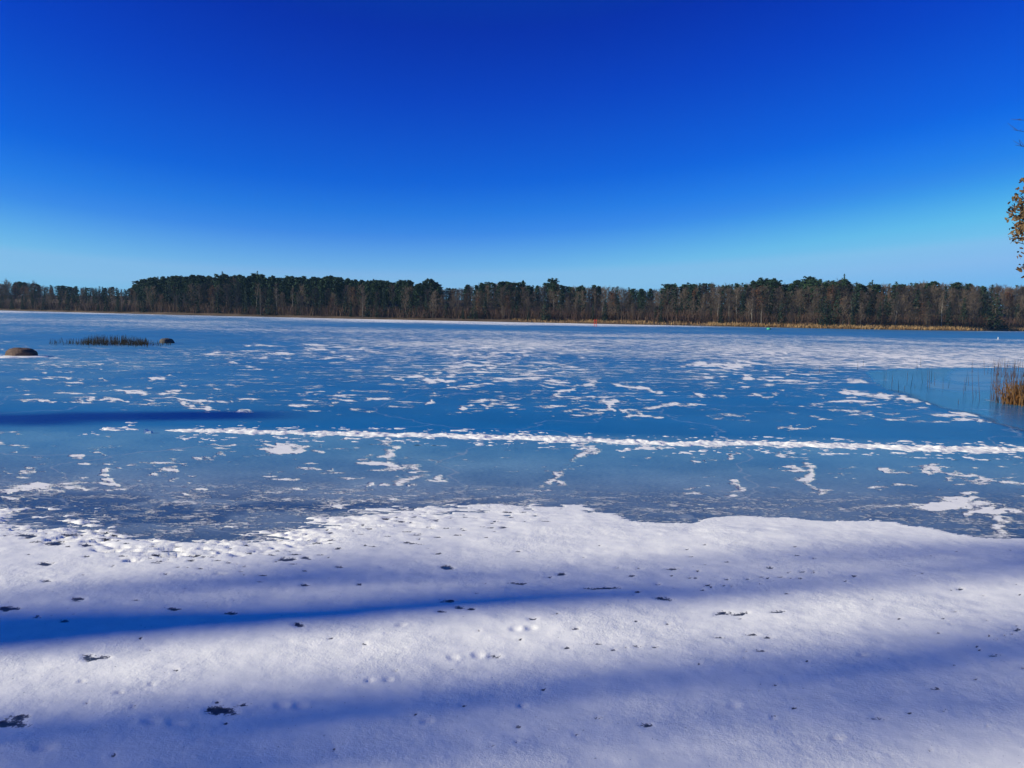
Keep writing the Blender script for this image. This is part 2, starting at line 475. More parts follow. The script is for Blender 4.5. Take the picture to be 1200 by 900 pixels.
def ice_material():
    t = NT('lake_ice')
    pos = t.geo()
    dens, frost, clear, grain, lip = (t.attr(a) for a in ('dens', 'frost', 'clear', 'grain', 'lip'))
    n1 = t.noise(t.scaled(pos, (0.6, 1.0, 1)), 1.35, 8, 0.66, 0.4)
    n2 = t.noise(t.scaled(pos, (0.65, 1.15, 1)), 4.3, 6, 0.66, 0.3)
    n5 = t.noise(t.scaled(pos, (0.7, 1.2, 1)), 17.0, 4, 0.65, 0.2)
    n = t.math('ADD', t.math('ADD', t.math('MULTIPLY', n1, 0.5), t.math('MULTIPLY', n2, 0.33)), t.math('MULTIPLY', n5, 0.17))
    # n ~ mean 0.5: turn density into a threshold
    n = t.math('ADD', t.math('MULTIPLY', t.math('SUBTRACT', n, 0.5), 2.5), 0.5)
    a = t.math('ADD', n, t.math('MULTIPLY', t.math('SUBTRACT', dens, 0.5), 0.62))
    cover = t.mapr(a, 0.43, 0.60)
    # grain: short wind streaks of rime
    g1 = t.noise(t.scaled(pos, (1.0, 2.2, 1)), 9.0, 4, 0.65, 0.2)
    g2 = t.noise(t.scaled(pos, (1.0, 2.0, 1)), 2.0, 3, 0.5)
    gg = t.math('ADD', t.math('MULTIPLY', g1, 0.6), t.math('MULTIPLY', g2, 0.4))
    gcov = t.math('MULTIPLY', t.mapr(gg, 0.50, 0.60), t.math('MULTIPLY', grain, 0.75))
    cover = t.math('MAXIMUM', cover, gcov)
    f1 = t.noise(pos, 0.35, 5, 0.6)
    f2 = t.noise(t.scaled(pos, (1.0, 2.0, 1)), 14.0, 4, 0.65)
    fr = t.math('MULTIPLY', frost, t.math('ADD', t.mapr(f1, 0.3, 0.7, 0.55, 1.15), t.mapr(f2, 0.35, 0.65, -0.22, 0.22)), clamp=True)
    deep = t.mixc(t.mapr(t.noise(pos, 0.22, 4), 0.3, 0.7), ICE_A, ICE_B)
    sl = t.attr('slate')
    c1 = t.mixc(fr, t.mixc(sl, deep, (0.012, 0.055, 0.14)), t.mixc(sl, FROST, (0.22, 0.31, 0.46)))
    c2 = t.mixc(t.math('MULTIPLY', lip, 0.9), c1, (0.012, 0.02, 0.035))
    # hairline cracks
    vo = t.new('ShaderNodeTexVoronoi', feature='DISTANCE_TO_EDGE'); vo.inputs['Scale'].default_value = 0.16
    wpos = t.new('ShaderNodeVectorMath', operation='ADD')
    nz = t.new('ShaderNodeTexNoise'); nz.inputs['Scale'].default_value = 0.5; nz.inputs['Detail'].default_value = 4
    t.link(pos, nz.inputs['Vector'])
    sc = t.new('ShaderNodeVectorMath', operation='SCALE'); sc.inputs['Scale'].default_value = 2.5
    t.link(nz.outputs['Color'], sc.inputs[0]); t.link(pos, wpos.inputs[0]); t.link(sc.outputs[0], wpos.inputs[1])
    t.link(wpos.outputs[0], vo.inputs['Vector'])
    crack = t.mapr(vo.outputs['Distance'], 0.0, 0.006, 0.5, 0.0)
    c3 = t.mixc(crack, c2, (0.30, 0.36, 0.45))
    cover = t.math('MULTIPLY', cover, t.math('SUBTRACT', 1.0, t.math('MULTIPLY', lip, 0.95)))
    col = t.mixc(cover, c3, (0.80, 0.80, 0.83))
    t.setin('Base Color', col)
    rg = t.math('ADD', 0.30, t.math('MULTIPLY', fr, 0.3))
    rg = t.math('SUBTRACT', rg, t.math('MULTIPLY', clear, 0.16))
    rg = t.math('ADD', rg, t.math('MULTIPLY', cover, 0.5), clamp=True)
    t.setin('Roughness', rg)
    t.setin('IOR', 1.31)
    t.setin('Specular IOR Level', t.math('SUBTRACT', t.math('SUBTRACT', 0.36, t.math('MULTIPLY', clear, 0.22)), t.math('MULTIPLY', cover, 0.2)))
    nb = t.bump(t.math('ADD', t.math('MULTIPLY', cover, 1.0), t.math('MULTIPLY', n2, 0.3)), 0.8, 0.03)
    t.setin('Normal', nb)
    return t.mat


ICE_A = (0.002, 0.115, 0.27)
ICE_B = (0.005, 0.145, 0.34)
FROST = (0.15, 0.35, 0.53)
ice = build_ice()
ice.data.materials[0] = ice_material()
tag(ice, 'blue frozen lake surface with drifted white snow patches', None, None, 'structure')


# ------------------------------------------------------------------ foreground snow
def snow_material(name='snow', pits=False):
    t = NT(name)
    pos = t.geo()
    n1 = t.noise(pos, 7.0, 5, 0.6)
    n2 = t.noise(pos, 70.0, 3, 0.6)
    n3 = t.noise(pos, 220.0, 2, 0.6)
    n4 = t.noise(pos, 19.0, 3, 0.6)
    h = t.math('ADD', t.math('ADD', t.math('MULTIPLY', n1, 0.9), t.math('MULTIPLY', n4, 0.45)), t.math('ADD', t.math('MULTIPLY', n2, 0.26), t.math('MULTIPLY', n3, 0.16)))
    t.setin('Normal', t.bump(t.math('MULTIPLY', h, t.mapr(t.noise(pos, 0.9, 3), 0.35, 0.65, 0.25, 1.0)), 0.42, 0.03))
    white = t.mixc(t.mapr(n1, 0.3, 0.7), (0.78, 0.79, 0.82), (0.86, 0.86, 0.88))
    if pits:
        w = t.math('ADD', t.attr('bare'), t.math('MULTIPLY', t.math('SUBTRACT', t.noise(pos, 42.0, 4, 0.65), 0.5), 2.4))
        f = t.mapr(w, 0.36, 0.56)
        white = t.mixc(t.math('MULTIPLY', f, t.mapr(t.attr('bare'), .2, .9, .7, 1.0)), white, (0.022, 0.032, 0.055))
        t.setin('Roughness', t.math('SUBTRACT', 0.65, t.math('MULTIPLY', f, 0.25)))
    else:
        t.setin('Roughness', 0.65)
    t.setin('Base Color', white); t.setin('Specular IOR Level', 0.25)
    return t.mat


M_snow = snow_material()
M_snow_pit = snow_material('pitted_snow', True)
SNOW_EDGE = [(-300, 606), (0, 607), (60, 607), (110, 612), (150, 622), (200, 634), (250, 634), (320, 627), (370, 616), (420, 604), (470, 596), (520, 592), (600, 592), (680, 593), (712, 600), (745, 606), (780, 609), (812, 609), (834, 604), (880, 602), (925, 604), (962, 609), (1010, 609), (1050, 609), (1080, 614), (1110, 621), (1150, 625), (1200, 627), (1500, 640)]
HOLES = [  # photo x, y, half width, half height
    (55, 662, 9, 2.5), (54, 681, 9, 2.2), (10, 713, 12, 2.6), (45, 724, 6, 1.6), (90, 704, 10, 2.2), (75, 729, 8, 1.5), (272, 719, 9, 2.4), (349, 733, 7, 3), (110, 771, 19, 5), (10, 852, 20, 6), (24, 845, 11, 4),
    (262, 838, 17, 5), (250, 835, 10, 2.5), (285, 830, 12, 1.8), (206, 715, 12, 1.6), (428, 757, 4, 1.6), (357, 687, 6, 1.8), (421, 685, 5, 1.6), (525, 662, 9, 2), (398, 664, 6, 1.6), (336, 656, 12, 2.3), (358, 654, 6, 1.8),
    (525, 706, 10, 2.6), (517, 719, 8, 1.6), (538, 714, 7, 2), (552, 716, 6, 2), (578, 770, 8, 1.6), (607, 683, 10, 1.5), (658, 672, 6, 2), (644, 675, 4, 1.2), (710, 689, 20, 1.3), (776, 701, 13, 2), (848, 718, 12, 2.5), (868, 719, 12, 1.5),
    (912, 717, 14, 1.4), (748, 693, 6, 1.5), (624, 728, 6, 1.6), (696, 756, 14, 1.2), (748, 760, 12, 1.2), (768, 760, 5, 1.2), (892, 765, 8, 1.6), (755, 855, 13, 3.5), (664, 761, 5, 1.5), (842, 749, 8, 1.3), (880, 744, 8, 1.3), (900, 748, 6, 1.3),
    (1126, 690, 5, 1.5), (1192, 740, 5, 2), (1165, 771, 8, 1.6), (1095, 809, 6, 1.5), (931, 833, 4, 1.6), (906, 845, 5, 1.6), (700, 846, 5, 1.3), (607, 856, 6, 1.5), (675, 868, 5, 1.5), (787, 666, 8, 1.4), (1030, 845, 14, 1.5),
    (740, 674, 5, 1.2), (674, 741, 5, 1.2), (50, 662, 4, 2), (200, 646, 10, 2), (230, 652, 12, 2), (100, 640, 8, 2), (60, 636, 14, 3), (85, 627, 18, 3), (30, 628, 16, 3),
]
DIMPLES = [(178, 850, 12, 4), (207, 853, 13, 4), (51, 881, 17, 5), (531, 772, 8, 3), (560, 769, 8, 4), (433, 799, 6, 3), (455, 798, 7, 3), (330, 831, 10, 4), (352, 832, 10, 4), (604, 740, 8, 3), (622, 739, 8, 3), (612, 829, 6, 3), (140, 815, 6, 2), (178, 805, 5, 2), (96, 800, 5, 2), (470, 735, 7, 2), (500, 850, 9, 3), (860, 830, 9, 3), (980, 870, 10, 3), (1010, 770, 7, 2)]


def build_snow():
    Ys = np.concatenate([np.arange(1.2, 3.4, 0.08), np.arange(3.4, 11.2, 0.028)])
    tx = np.arange(-0.78, 0.7801, 0.0030)
    Yg = Ys[:, None] * np.ones_like(tx)[None]
    Xg = (Ys[:, None] + 0.6) * tx[None]
    ix, iy = project(Xg, Yg, np.full_like(Xg, 0.03))
    d = iy - lerp1(ix, SNOW_EDGE)
    amp = lerp1(ix, [(-200, 22), (60, 24), (200, 34), (420, 22), (600, 11), (700, 6), (780, 3.5), (1000, 4), (1200, 4)])
    n = (fbm(Xg / 0.55, Yg / 0.30, 21, 6, 0.6) - 0.5) * 2.6
    n2 = (fbm(Xg / 0.16, Yg / 0.06, 27, 4, 0.6) - 0.5) * 2
    m = d + n * amp + n2 * amp * lerp1(ix, [(0, .85), (500, .75), (700, .55)])
    cov = m / 9.0                                   # >0 snow, about 1 nine px in
    # big and small relief
    rel = (fbm(Xg / 2.4, Yg / 0.9, 33, 3) - 0.5) * 0.05 + (fbm(Xg / 1.7, Yg / 1.1, 31, 4) - 0.5) * 0.03 + (fbm(Xg / 0.25, Yg / 0.18, 35, 4) - 0.5) * 0.014
    z = 0.030 * sstep(-0.15, 2.4, cov) - 0.004 + rel * sstep(0.3, 3.0, cov)
    z = z + 0.03 * sstep(9.0, 3.5, Yg)
    z = np.where(cov < 0, np.minimum(z, -0.004 + 0.01 * np.maximum(cov, -3)), np.maximum(z, 0.004))
    hole = np.zeros_like(z)
    wx = (fbm(Xg / 0.10, Yg / 0.10, 51, 3) - 0.5) * 2; wy = (fbm(Xg / 0.10, Yg / 0.10, 57, 3) - 0.5) * 2
    pats = [(x, y, a, b, 1) for x, y, a, b in HOLES]
    rnd = random.Random(3)
    for _ in range(190):                            # peppering, thicker to the right
        x = 1200 * (1 - rnd.random() ** 1.7) + 20; y = rnd.uniform(632, 790) if rnd.random() < .85 else rnd.uniform(790, 890)
        s = 0.5 + (y - 620) / 300
        pats.append((x, y, rnd.uniform(1.2, 3.4) * s, rnd.uniform(0.5, 0.9) * s, 1))
    for _ in range(34):                             # a denser scatter right of the middle
        x = rnd.gauss(880, 60); y = rnd.gauss(672, 13)
        pats.append((x, y, rnd.uniform(1.8, 4.0), rnd.uniform(0.7, 1.2), 1))
    for _ in range(170):                             # just behind the rough left edge
        x = rnd.uniform(0, 640); y = lerp1(np.array([x]), SNOW_EDGE)[0] + 6 + abs(rnd.gauss(0, 22))
        pats.append((x, y, rnd.uniform(2, 7), rnd.uniform(0.4, 1.0), 1))
    for x, y, a, b, _k in pats:
        msk = (np.abs(ix - x) < a * 2.6) & (np.abs(iy - y) < b * 4 + 3)
        if not msk.any(): continue
        qx = (ix[msk] - x) / a; qy = (iy[msk] - y) / b
        w = 0.75 if a > 8 else 0.5
        q = 1.25 - np.hypot(qx + wx[msk] * w, qy + wy[msk] * w * 1.6)
        hole[msk] = np.maximum(hole[msk], q)
    z = z - 0.007 * sstep(0.05, .5, hole)
    for x, y, a, b in DIMPLES:
        q = np.hypot((ix - x) / a, (iy - y) / b)
        z = z - 0.010 * sstep(1.15, 0.3, q) + 0.002 * np.exp(-((q - 1.35) / 0.25) ** 2)
    keep = z > -0.02
    z = np.maximum(z, -0.06)
    return grid_mesh('snow', Xg, Yg, z, M_snow_pit, keep=keep, attrs={'bare': np.clip(hole, 0, 1.3)})


snow = build_snow()
tag(snow, 'wind-packed white snow in the foreground pitted with dark holes', None, None, 'structure')


def build_ridge():
    Cs = [(120, 501), (230, 503.5), (330, 504.5), (430, 507), (520, 509.5), (600, 511.5), (700, 514), (800, 517.5), (900, 519.5), (1000, 521.5), (1100, 523.5), (1200, 526), (1330, 530)]
    P = [ground(x, y + 1.5) for x, y in Cs]
    xs = np.array([p.x for p in P]); ys = np.array([p.y for p in P])
    gx = np.arange(xs[0], xs[-1], 0.028)
    gs = np.arange(-1.0, 1.3, 0.03)
    cy = np.interp(gx, xs, ys) + (fbm(gx / 1.6, gx * 0, 61, 4) - 0.5) * 0.34
    Xg = np.ones_like(gs)[:, None] * gx[None]
    Yg = cy[None] - gs[:, None]                     # gs > 0 : towards the camera
    ix, _ = project(Xg, Yg, Xg * 0)
    wid = lerp1(ix, [(100, .05), (200, .12), (330, .14), (420, .22), (520, .18), (700, .17), (900, .18), (1200, .20)]) * (0.35 + 1.3 * fbm(gx / 0.8, gx * 0 + 5, 65, 4))[None]
    hgt = lerp1(ix, [(100, .015), (260, .035), (420, .034), (800, .038), (1200, .034)]) * (0.35 + 1.3 * fbm(gx / 0.35, gx * 0 + 9, 69, 4))[None]
    s = gs[:, None] * np.ones_like(Xg)
    prof = np.exp(-(s / wid) ** 2 * 1.1)
    skirt = np.clip(1 - np.abs(s - 0.12) / (wid * 2.1), 0, 1)
    n = (fbm(Xg / 0.20, Yg / 0.13, 71, 5, 0.6) - 0.5)
    z = hgt * prof * (0.9 + 0.8 * n) + 0.018 * (skirt * 1.12 + n * 3.9 - 0.61)
    gap = fbm(gx / 2.2, gx * 0 + 3, 75, 3)[None] - lerp1(ix, [(100, .42), (200, .36), (300, .30), (400, .20), (430, .13), (1300, .08)])
    z = z + np.clip(gap, -0.3, 0) * 0.35
    keep = z > 0.001
    z = np.maximum(z, -0.05)
    o = grid_mesh('snow_ridge', Xg, Yg, z, M_snow, keep=keep)
    return o


ridge = build_ridge()
tag(ridge, 'long low white snow ridge running across the ice', 'snow ridge')


# ------------------------------------------------------------------ ground sheet and far bank
def SHORE(ix):
    r = lerp1(np.asarray(ix, float), [(-400, 5.2), (-200, 6.3), (0, 7.2), (200, 8.8), (400, 9.8), (600, 10.4), (800, 10.9), (1000, 11.6), (1130, 11.4), (1200, 10.6), (1400, 10.6), (1700, 10.0)])
    return H * F / r


def ray_dir(ix):               # horizontal unit direction from the camera through column ix at the horizon
    d = fw + rt * ((ix - 600) / F) - up * ((hor(ix) - 450) / F)
    v = Vector((d.x, d.y, 0)); return v.normalized(), v.length


def bank_pt(ix, d, z=None):
    v, _ = ray_dir(ix)
    k = F / v.y / F            # distance measured along the view axis
    D = (float(SHORE(ix)) + d) * k
    zz = bank_z(d) if z is None else z
    return Vector((v.x * D, v.y * D, zz))


def bank_z(d):
    return float(np.interp(d, [-4, 0, 2, 10, 40, 60, 85, 120, 400, 3000], [-0.3, 0.12, 0.4, 1.2, 3.2, 5.2, 7.2, 7.6, 7.6, 7.6]))


cols = list(range(-900, 2101, 10))
offs = [-4, -2, 0, 1, 2, 4, 8, 14, 22, 32, 45, 60, 72, 85, 120, 400, 1100]
bx = np.zeros((len(offs), len(cols))); by = bx.copy(); bz = bx.copy()
jit = fbm(np.array(cols) / 60.0, np.zeros(len(cols)), 81, 4) - 0.5
for j, c in enumerate(cols):
    for i, d in enumerate(offs):
        p = bank_pt(c, d + (jit[j] * 7 if d < 60 else 0), bank_z(d))
        bx[i, j], by[i, j], bz[i, j] = p
bank = grid_mesh('far_terrain', bx, by, bz, M_floor)
tag(bank, 'low wooded bank of brown leaf litter behind the lake', None, None, 'structure')

mb = MB()
S = 1500
mb.face([(-S, -S, -0.12), (S, -S, -0.12), (S, S, -0.12), (-S, S, -0.12)])
gnd = mb.build('ground', M_snow)
tag(gnd, 'snow covered ground around the lake', None, None, 'structure')


# ------------------------------------------------------------------ tree generators (unit: about 12 m tall)
def rvec(rg):
    while True:
        v = Vector((rg.uniform(-1, 1), rg.uniform(-1, 1), rg.uniform(-1, 1)))
        if 0.05 < v.length < 1: return v


def leafquad(mb, c, s, rg, flat=0.0, elong=1.0, mi=0):
    n = rvec(rg).normalized()
    if flat: n = (n + Vector((0, 0, flat))).normalized()
    a = n.cross(rvec(rg)).normalized(); b = n.cross(a)
    a *= s * elong * rg.uniform(.7, 1.2); b *= s * rg.uniform(.5, 1.0)
    mb.face([c - a, c + b * rg.uniform(.5, 1), c + a, c - b * rg.uniform(.5, 1)], mi)


def gen_pine(seed, h=12.0, spread=2.6, start=0.3, flat_top=False, leaf=0.32):
    rg = random.Random(seed)
    tr = MB(); cr = MB()
    lean = Vector((rg.uniform(-.3, .3), rg.uniform(-.3, .3), 0))
    P = lambda t: Vector((lean.x * t * t, lean.y * t * t, h * t))
    tr.tube([P(t) for t in (0, .1, .3, .55, .8, .98)], [h * .018, h * .014, h * .012, h * .009, h * .005, h * .0015], 6)
    n = 54
    for i in range(n):
        t = start + (1 - start) * (i / (n - 1)) ** 0.9
        k = (t - start) / (1 - start)
        prof = (0.55 + 0.45 * math.sin(min(1, k * 1.6) * PI * .5)) * (1 - k ** 2.6 * (0.45 if flat_top else 0.82))
        L = spread * prof * rg.uniform(.55, 1.15)
        an = i * 2.4 + rg.uniform(-.5, .5)
        rise = rg.uniform(-.05, .35) * L + k * .3
        base = P(min(t, .98)); dr = Vector((math.cos(an), math.sin(an), 0))
        tip = base + dr * L + Vector((0, 0, rise))
        tr.tube([base, base + dr * L * .5 + Vector((0, 0, rise * .3)), tip], [.05, .035, .012], 3, cap=False)
        for q in range(3):
            f = (1.0, .72, .42)[q]
            c = base.lerp(tip, f)
            rad = (.62, .55, .4)[q] * (0.6 + 0.4 * prof)
            for _ in range((13, 9, 5)[q]):
                v = rvec(rg); v.z *= .5
                leafquad(cr, c + v * rad, leaf, rg, .6, 1.2)
    for _ in range(16):
        v = rvec(rg); v.z *= .9
        leafquad(cr, P(.98) + v * .45, leaf * .8, rg)
    return tr, cr


def gen_spruce(seed, h=10.0, spread=2.0, start=0.06, leaf=0.30):
    rg = random.Random(seed)
    tr = MB(); cr = MB()
    tr.tube([(0, 0, 0), (0, 0, h * .5), (0, 0, h * .98)], [h * .016, h * .009, h * .002], 6)
    n = 62
    for i in range(n):
        t = start + (0.97 - start) * i / (n - 1)
        k = (t - start) / (1 - start)
        L = spread * (1 - k) ** 0.85 * rg.uniform(.6, 1.15) + .12
        an = i * 2.4 + rg.uniform(-.4, .4)
        base = Vector((0, 0, h * t)); dr = Vector((math.cos(an), math.sin(an), 0))
        tip = base + dr * L + Vector((0, 0, -.22 * L))
        m = max(3, int(10 * L / spread) + 3)
        for j in range(m):
            f = (j + rg.random()) / m
            c = base.lerp(tip, .15 + .85 * f) + rvec(rg) * .22
            leafquad(cr, c, leaf * (1 - .35 * k), rg, .7, 1.3)
    for _ in range(8):
        leafquad(cr, Vector((0, 0, h * .97)) + rvec(rg) * .2, .16, rg)
    return tr, cr


def gen_bare(seed, h=11.0, spread=2.2, trunk_to=0.5, twig=0.040, dense=1.0, leaves=0):
    rg = random.Random(seed)
    tr = MB(); cr = MB()
    lean = Vector((rg.uniform(-.5, .5), rg.uniform(-.5, .5), 0))

    def P(t): return Vector((lean.x * t * t + .12 * math.sin(t * 7 + seed), lean.y * t * t + .1 * math.cos(t * 6 + seed), h * t))
    tr.tube([P(t) for t in (0, .08, .25, .45, .65, .82)], [h * .016, h * .0125, h * .011, h * .009, h * .006, h * .003], 6)

    def grow(p, d, L, rad, lev):
        steps = 3
        pts = [p]; q = p.copy(); dd = d.copy()
        for s in range(steps):
            dd = (dd + rvec(rg) * .22 + Vector((0, 0, .16))).normalized()
            q = q + dd * (L / steps); pts.append(q.copy())
        cr.tube(pts, [rad, rad * .8, rad * .6, rad * .35], 3, cap=False)
        if lev > 0:
            nb = int((5 if lev > 1 else 5) * dense)
            for b in range(nb):
                f = .3 + .7 * (b + rg.random()) / nb
                i = min(steps - 1, int(f * steps))
                c = pts[i].lerp(pts[i + 1], f * steps - i)
                side = rvec(rg).normalized()
                nd = (dd * .75 + side * .75).normalized()
                grow(c, nd, L * rg.uniform(.42, .62), max(rad * .5, twig * .7), lev - 1)
        elif leaves and rg.random() < leaves:
            for _ in range(2):
                leafquad(cr, pts[-1] + rvec(rg) * .2, .16, rg, 0, 1, 1)
    n = int(19 * dense)
    for i in range(n):
        t = trunk_to * .62 + (0.86 - trunk_to * .62) * i / (n - 1)
        an = i * 2.4 + rg.uniform(-.6, .6)
        k = (t - trunk_to * .62) / (0.86 - trunk_to * .62)
        d = Vector((math.cos(an) * (1 - .45 * k), math.sin(an) * (1 - .45 * k), .75 + .5 * k)).normalized()
        grow(P(t), d, spread * rg.uniform(.8, 1.2) * (1.15 - .35 * k), h * .0052, 2)
    for _ in range(3):
        grow(P(.82), Vector((rg.uniform(-.35, .35), rg.uniform(-.35, .35), 1)).normalized(), h * .14, h * .003, 2)
    return tr, cr


def proto(gen, tm, cm, name, **kw):
    tr, cr = gen(**kw)
    zmax = max(v[2] for v in cr.v)
    return dict(tm=tr.mesh('trunk', tm), cm=cr.mesh('crown', cm), h=zmax, name=name, raw=(tr, cr), mats=(tm, cm))


PINES = [proto(gen_pine, M_bark, M_pine, 'pine_tree', seed=s, spread=sp, start=st, flat_top=ft) for s, sp, st, ft in
         ((1, 2.1, .20, False), (2, 2.6, .26, True), (3, 1.8, .16, False), (4, 2.3, .26, False), (5, 1.7, .14, False), (6, 2.8, .24, True))]
SPRUCES = [proto(gen_spruce, M_bark, M_cedar, 'cedar_tree', seed=s, spread=sp) for s, sp in ((11, 1.7), (12, 2.1), (13, 1.4), (14, 2.5))]
SPIRES = [proto(gen_spruce, M_bark, M_pine, 'spruce_tree', seed=s, spread=sp) for s, sp in ((15, 1.7), (16, 1.5))]
BARES = [proto(gen_bare, M_bark, [M_twig, M_rust], 'bare_tree', seed=s, spread=sp, trunk_to=tt) for s, sp, tt in
         ((21, 2.1, .3), (22, 2.5, .36), (23, 1.8, .22), (24, 2.3, .32), (25, 2.0, .26), (26, 2.6, .28))]
RUSTY = [proto(gen_bare, M_bark, [M_twig, M_rust], 'oak_tree', seed=s, spread=2.3, trunk_to=.36, leaves=.8) for s in (31, 32)]
BIRCH = [proto(gen_bare, M_birch, [M_twig, M_rust], 'birch_tree', seed=s, spread=1.5, trunk_to=.62, dense=.8) for s in (41, 42, 43)]


def plant(pr, loc, height, label, cat, group, wide=1.0):
    e = empty(pr['name'], loc)
    s = height / pr['h']
    e.scale = (s * wide, s * wide, s)
    e.rotation_euler = (0, 0, random.uniform(0, 6.28))
    tag(e, label, cat, group)
    for nm, me in (('trunk', pr['tm']), ('crown', pr['cm'])):
        o = bpy.data.objects.new(nm, me); o.parent = e; COL.objects.link(o)
    return e


# ------------------------------------------------------------------ far forest
SKYLINE = [(-300, 334), (-120, 331), (0, 330), (20, 329), (40, 331), (55, 334), (80, 335.5), (100, 336.5), (130, 336), (150, 338), (158, 334), (166, 327), (180, 323.5), (200, 322), (250, 322), (260, 320.5), (280, 322), (300, 320.5), (330, 324), (350, 322.5), (370, 324), (385, 322), (400, 325), (420, 326), (450, 328), (462, 330), (475, 327), (490, 331), (503, 328), (512, 331), (518, 338), (530, 337), (540, 337), (550, 333.5), (570, 330.5), (600, 328), (606, 333), (612, 330), (620, 335), (640, 333), (648, 329), (656, 330.5), (662, 335), (680, 335), (700, 334.5), (735, 337), (760, 338), (772, 338), (780, 333.5), (790, 332), (820, 331.5), (870, 332), (883, 328.5), (905, 328), (914, 332.5), (925, 332), (932, 328), (955, 326), (975, 329.5), (987, 325.5), (996, 332), (1002, 328), (1009, 334), (1020, 330), (1030, 332), (1060, 331), (1080, 329), (1100, 331), (1135, 331.5), (1150, 334), (1162, 332), (1185, 335.5), (1200, 332), (1300, 330), (1500, 332)]


def sky_y(x): return float(lerp1(np.array([x]), SKYLINE)[0])


def tree_height(ix, d, f):
    v, _ = ray_dir(ix)
    dist = float(SHORE(ix)) + d
    e = (hor(ix) - sky_y(ix)) * f
    return max(1.5, H + e / F * dist - bank_z(d))


def pick(ix, row):
    """what grows where"""
    u = random.random()
    hump = 160 < ix < 516
    if row == 3:
        if hump: return PINES if u < .86 else SPRUCES
        if ix < 60: return BARES
        if ix < 160: return SPRUCES if u < .14 else (BARES if u < .86 else PINES)
        if 516 <= ix < 545: return BARES
        if 545 <= ix < 625: return PINES if u < .75 else BARES
        if 640 <= ix < 660: return PINES
        if 1040 <= ix < 1100: return BARES if u < .75 else PINES
        if 870 < ix < 1035: return PINES if u < .72 else (SPIRES if u < .85 else BARES)
        return PINES if u < .40 else (BARES if u < .94 else SPRUCES)
    if row == 2:
        if hump: return PINES if u < .5 else (BARES if u < .85 else SPRUCES)
        return BARES if u < .8 else (SPRUCES if u < .9 else RUSTY)
    if row == 1:
        if ix < 520: return BARES if u < .50 else (SPRUCES if u < .86 else (RUSTY if u < .92 else BIRCH))
        return BARES if u < .60 else (SPRUCES if u < .82 else (RUSTY if u < .90 else BIRCH))
    if ix < 520: return SPRUCES if u < .70 else (BARES if u < .94 else RUSTY)
    return SPRUCES if u < .46 else (BARES if u < .90 else (BIRCH if u < .95 else RUSTY))


def zone(ix):
    if ix < 158: return 'at the low far left end of the opposite shore'
    if ix < 340: return 'in the tall dark stand left of centre'
    if ix < 520: return 'in the sloping right half of the dark stand'
    if ix < 700: return 'on the middle stretch of the far shore'
    if ix < 870: return 'behind the red marker\'s right on the far shore'
    if ix < 1040: return 'under the ragged pine tops right of centre'
    return 'at the brown right end of the far shore'


KIND = {'pine_tree': ('dark green pine', 'pine tree'), 'cedar_tree': ('dense dark cedar', 'cedar tree'), 'spruce_tree': ('pointed dark spruce', 'spruce tree'),
        'bare_tree': ('leafless grey brown tree', 'bare tree'), 'oak_tree': ('oak with rusty brown leaves', 'oak tree'), 'birch_tree': ('pale trunked leafless birch', 'birch tree')}
ROWS = [(0, 11.0, (2, 6), (.22, .62)), (1, 8.5, (7, 15), (.48, .86)), (2, 7.5, (17, 27), (.74, .95)), (3, 6.6, (32, 46), (.94, 1.01))]
for row, step, (d0, d1), (f0, f1) in ROWS:
    x = -50.0
    while x < 1255:
        ix = x + random.uniform(-.4, .4) * step
        x += step
        if row < 2 and 1145 < ix < 1188: continue          # the lone spruce stands here
        pr = random.choice(pick(ix, row))
        d = random.uniform(d0, d1)
        f = random.uniform(f0, f1)
        if row == 3 and pr['name'] in ('bare_tree',) : f = random.uniform(.88, 1.0)
        nm, cat = KIND[pr['name']]
        plant(pr, bank_pt(ix, d), tree_height(ix, d, f), nm + ' ' + zone(ix), cat, cat + 's along the far shore', random.uniform(1.0, 1.35) * (1.15 if row < 3 and pr['name'] == 'bare_tree' else 1.0))

